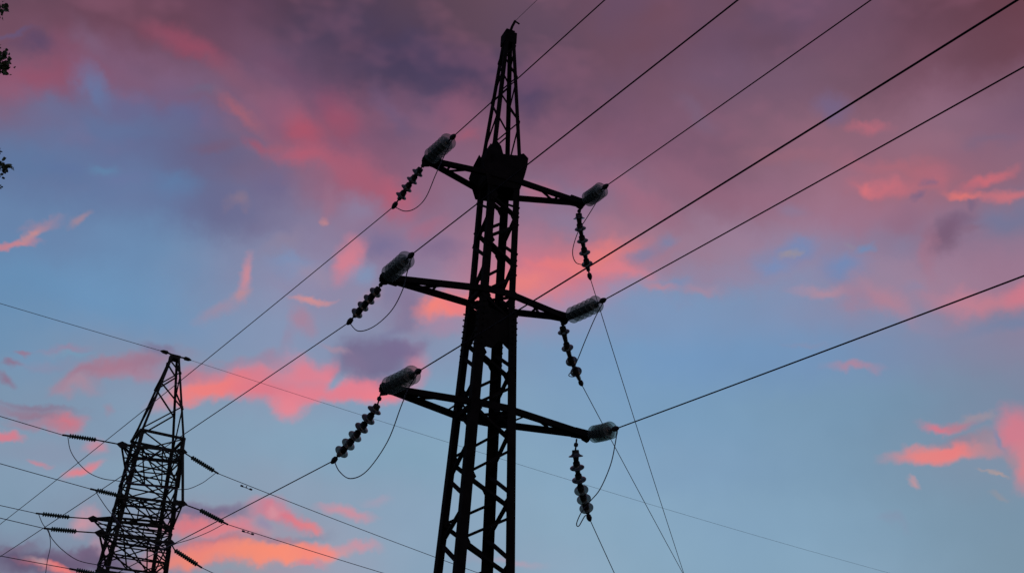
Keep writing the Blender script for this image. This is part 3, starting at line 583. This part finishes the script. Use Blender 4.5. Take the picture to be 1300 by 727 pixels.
def string2(A, px0, px1, azd, label):
    nn = hdir(azd).cross(Z); a = onplane(px0, A, nn); b = onplane(px1, A, nn)
    st = thing('insulator_string', A, label, 'insulator', 'strain insulators of the distant pylon')
    lk = MB(); lk.tube([A, a], .035, 6); lk.build('link', FITTING, st)
    n = 11; d = (b-a); l = d.length; prof = []
    for k in range(n):
        z0 = l*k/n; q = l/n; prof += [(z0, .06), (z0+.3*q, .07), (z0+.5*q, .125), (z0+.72*q, .125), (z0+.85*q, .07)]
    mb = MB(); mb.lathe(a, d, prof, 12); mb.build('insulator_discs', POLYM, st)
    cl = MB(); cl.tube([b, b+d.normalized()*.35], .05, 6); cl.build('wire_clamp', FITTING, st)
    return b+d.normalized()*.35, nn
LAZ = 232
gname = 'wires of the distant pylon'
def lead(A, px0, px1, w_, azd, lab_i, lab_w, k=.0006, Lm=180, damper=None):
    b, nn = string2(A, px0, px1, azd, lab_i); Wp = onplane(w_, b, nn)
    wire('power_line', span(b, Wp, k, Lm, azd), .019, lab_w, 'power line', gname)
    if damper:
        c_ = onplane(damper, b, nn); gg = (Wp-b).normalized(); mb = MB()
        for s_ in (-1, 1): mb.lathe(c_+gg*s_*.32-Z*.07-gg*.09, gg, [(0, .03), (.02, .055), (.16, .055), (.18, .03)], 8)
        mb.tube([c_-gg*.3-Z*.1, c_-Z*.08, c_+gg*.3-Z*.1], .02, 5); mb.tube([c_+Z*.03, c_-Z*.1], .03, 5)
        tag(mb.build('vibration_damper', CABLE, origin=c_), 'small dumb-bell damper on the '+('upper' if damper[1] < 640 else 'lower')+' wire running right from the distant pylon', 'damper', 'dampers on the distant wires')
    return b
E1 = lead(A1, (122, 558), (88, 553), (0, 528), LAZ, 'dark strain insulator left of the distant pylon, highest on its left side', 'wire running left from the uppermost left insulator of the distant pylon')
E2 = lead(A2_, (153, 629), (123, 622), (0, 588), LAZ, 'dark strain insulator touching the left leg of the distant pylon, second from top', 'wire running left from the second highest left insulator of the distant pylon')
E3 = lead(A3, (88, 656), (54, 652), (0, 641), LAZ, 'dark strain insulator on the left, upper of the close pair beside the distant pylon', 'wire to the left frame edge, upper of the close pair')
E4 = lead(A4, (97, 674), (65, 671), (0, 657), LAZ, 'dark strain insulator on the left, lower of the close pair beside the distant pylon', 'wire to the left frame edge, lower of the close pair')
E5 = lead(A5, (128, 729), (97, 723), (0, 705), LAZ, 'dark strain insulator cut by the bottom edge of the photo left of the distant pylon', 'lowest wire on the left, meeting the insulator at the bottom edge')
F1 = lead(B1, (243, 580), (271, 597), (548, 705), 42, 'dark strain insulator right of the distant pylon, uppermost of three', 'wire falling right from the uppermost right insulator of the distant pylon', damper=(313, 617))
F2 = lead(B2, (254, 647), (283, 662), (487, 727), 42, 'dark strain insulator right of the distant pylon, middle one of three', 'wire falling right from the middle right insulator of the distant pylon', damper=(315, 674))
F3 = lead(B4, (222, 698), (250, 716), (300, 741), 42, 'dark strain insulator right of the distant pylon, lowest of three', 'short visible wire at the bottom edge right of the distant pylon')
def jump2(px, P, label):
    pts = [onplane(p, P, v2) for p in px]; wire('jumper_cable', bez(pts, 30), .02, label, 'jumper cable', 'jumper loops of the distant pylon')
jump2([(86, 553), (89, 570), (97, 584), (112, 599), (130, 607), (150, 610), (190, 616), (232, 621), (254, 614), (266, 606), (275, 599)], A1, 'long jumper loop under the top arm of the distant pylon, ends at both upper insulators')
jump2([(121, 622), (127, 632), (140, 650), (165, 676), (200, 692), (232, 687), (262, 676), (287, 663)], A2_, 'jumper loop passing behind the distant pylon between its second insulators')
jump2([(49, 652), (54, 664), (62, 676), (64, 692), (60, 712), (57, 735)], A3, 'jumper dropping straight down from the upper insulator of the close left pair')
jump2([(61, 671), (66, 683), (80, 698), (100, 711), (128, 717), (150, 720)], A4, 'jumper curving right from the lower insulator of the close left pair')
# earth wire of the second pylon
for (p0, w_, azd, lab) in (((214, 448), (0, 385), LAZ, 'thin earth wire running left from the peak of the distant pylon'), ((233, 454), (1130, 727), 50, 'faint earth wire running right from the peak of the distant pylon behind the central pylon')):
    A = apex+Z*.05; nn = hdir(azd).cross(Z); a = onplane(p0, A, nn); Wp = onplane(w_, A, nn)
    pts = span(a, Wp, .00025, 240, azd)
    wire('earth_wire', pts, .015 if azd == LAZ else .010, lab, 'earth wire', 'earth wires of the distant pylon')
    fitp = MB(); d = (pts[6]-pts[0]).normalized(); fitp.tube([apex, a], .05, 6); fitp.lathe(a, d, [(0, .04), (.1, .12), (.35, .1), (.5, .03)], 8); fitp.build('earth_wire_clamp', STEEL2, t2)

# ------------------------------------------------------------------ tree just left of the frame
BARK = mat('bark', (.03, .022, .016), (.06, .045, .035), 9, .9, 0, .2, .6)
LEAF = mat('leaves', (.035, .05, .02), (.07, .085, .035), 12, .6, 0, .3)
TB = Vector((-11.6, 14.6, 0))
tr = thing('broadleaf_tree', TB, 'broadleaf tree at the left edge, only a few leafy twig tips in view', 'tree')
def inframe(p, mx_=0):
    d = p-EYE; z = d.dot(fw)
    if z < .2: return False
    return 650+FPX*d.dot(RT)/z > mx_
rnd = random.Random(3)
tk = MB(); tk.tube([TB+Vector((.05*k, .03*k, 1.05*k)) for k in range(15)], [.34-.0215*k for k in range(15)], 12); tk.build('trunk', BARK, tr)
br = MB(); lv = MB()
def leafclump(c, rad, n):
    for _ in range(n):
        q = Vector((rnd.gauss(0, 1), rnd.gauss(0, 1), rnd.gauss(0, .8)))*rad*.5+c
        lv_leaf(q)
def lv_leaf(q, sz=None):
    a = Vector((rnd.uniform(-1, 1), rnd.uniform(-1, 1), rnd.uniform(-1, .4))).normalized(); b = a.cross(Vector((rnd.uniform(-1, 1), rnd.uniform(-1, 1), rnd.uniform(-1, 1)))).normalized()
    L_ = sz or rnd.uniform(.05, .09); w = L_*.36; i = len(lv.v); nrm = a.cross(b)
    lv.v += [q, q+a*L_*.35+b*w+nrm*.01, q+a*L_*.75+b*w*.7, q+a*L_, q+a*L_*.75-b*w*.7, q+a*L_*.35-b*w+nrm*.01]; lv.f.append((i, i+1, i+2, i+3, i+4, i+5))
for k in range(64):
    h = rnd.uniform(3.2, 14.4); an = rnd.uniform(0, 2*math.pi); l = (1.1+2.3*math.sin(min(1, (h-1.8)/13.2)*math.pi*.9))*rnd.uniform(.7, 1)
    s0 = TB+Vector((.05*h, .03*h, h)); d = Vector((math.cos(an), math.sin(an), .45)); pts = [s0+d*l*t+Vector((0, 0, -.25*t*t*l)) for t in (0, .3, .6, 1)]
    if any(inframe(p, -70) for p in pts): pts = [s0+Vector((-abs(d.x), d.y, d.z))*l*t*.8 for t in (0, .3, .6, 1)]
    if any(inframe(p, -70) for p in pts): continue
    br.tube(pts, [.06, .045, .03, .01], 5)
    for j in range(16):
        t = rnd.uniform(.25, 1.05); c = pts[0].lerp(pts[-1], t)+Vector((rnd.gauss(0, .3), rnd.gauss(0, .3), rnd.gauss(0, .25)))
        if inframe(c, -30): continue
        leafclump(c, .42, 34)
keep = MB(); 
for f_ in lv.f:
    if any(inframe(lv.v[i]) for i in f_): continue
    i0 = len(keep.v); keep.v += [lv.v[i] for i in f_]; keep.f.append(tuple(range(i0, i0+6)))
lv = keep
# the four twigs whose tips reach into the picture
for (px, py, r_, n) in ((2, 8, .035, 26), (-2, 20, .03, 14), (1, 78, .07, 90), (6, 70, .03, 26), (8, 84, .03, 26), (0, 92, .02, 10), (2, 212, .045, 44), (9, 210, .02, 10), (-1, 187, .02, 6), (-1, 238, .02, 8)):
    d = ray(px, py); c = EYE+d*(15.0/d.dot(fw)); h = min(c.z-1.6, 13.6); s0 = TB+Vector((.05*h, .03*h, h))
    br.tube([s0, s0.lerp(c, .5)+Vector((0, 0, .12)), c], [.03, .015, .005], 5)
    for _ in range(n):
        lv_leaf(c+Vector((rnd.gauss(0, 1), rnd.gauss(0, 1), rnd.gauss(0, 1)))*r_, rnd.uniform(.045, .085))
br.build('branches', BARK, tr); lv.build('crown', LEAF, tr)
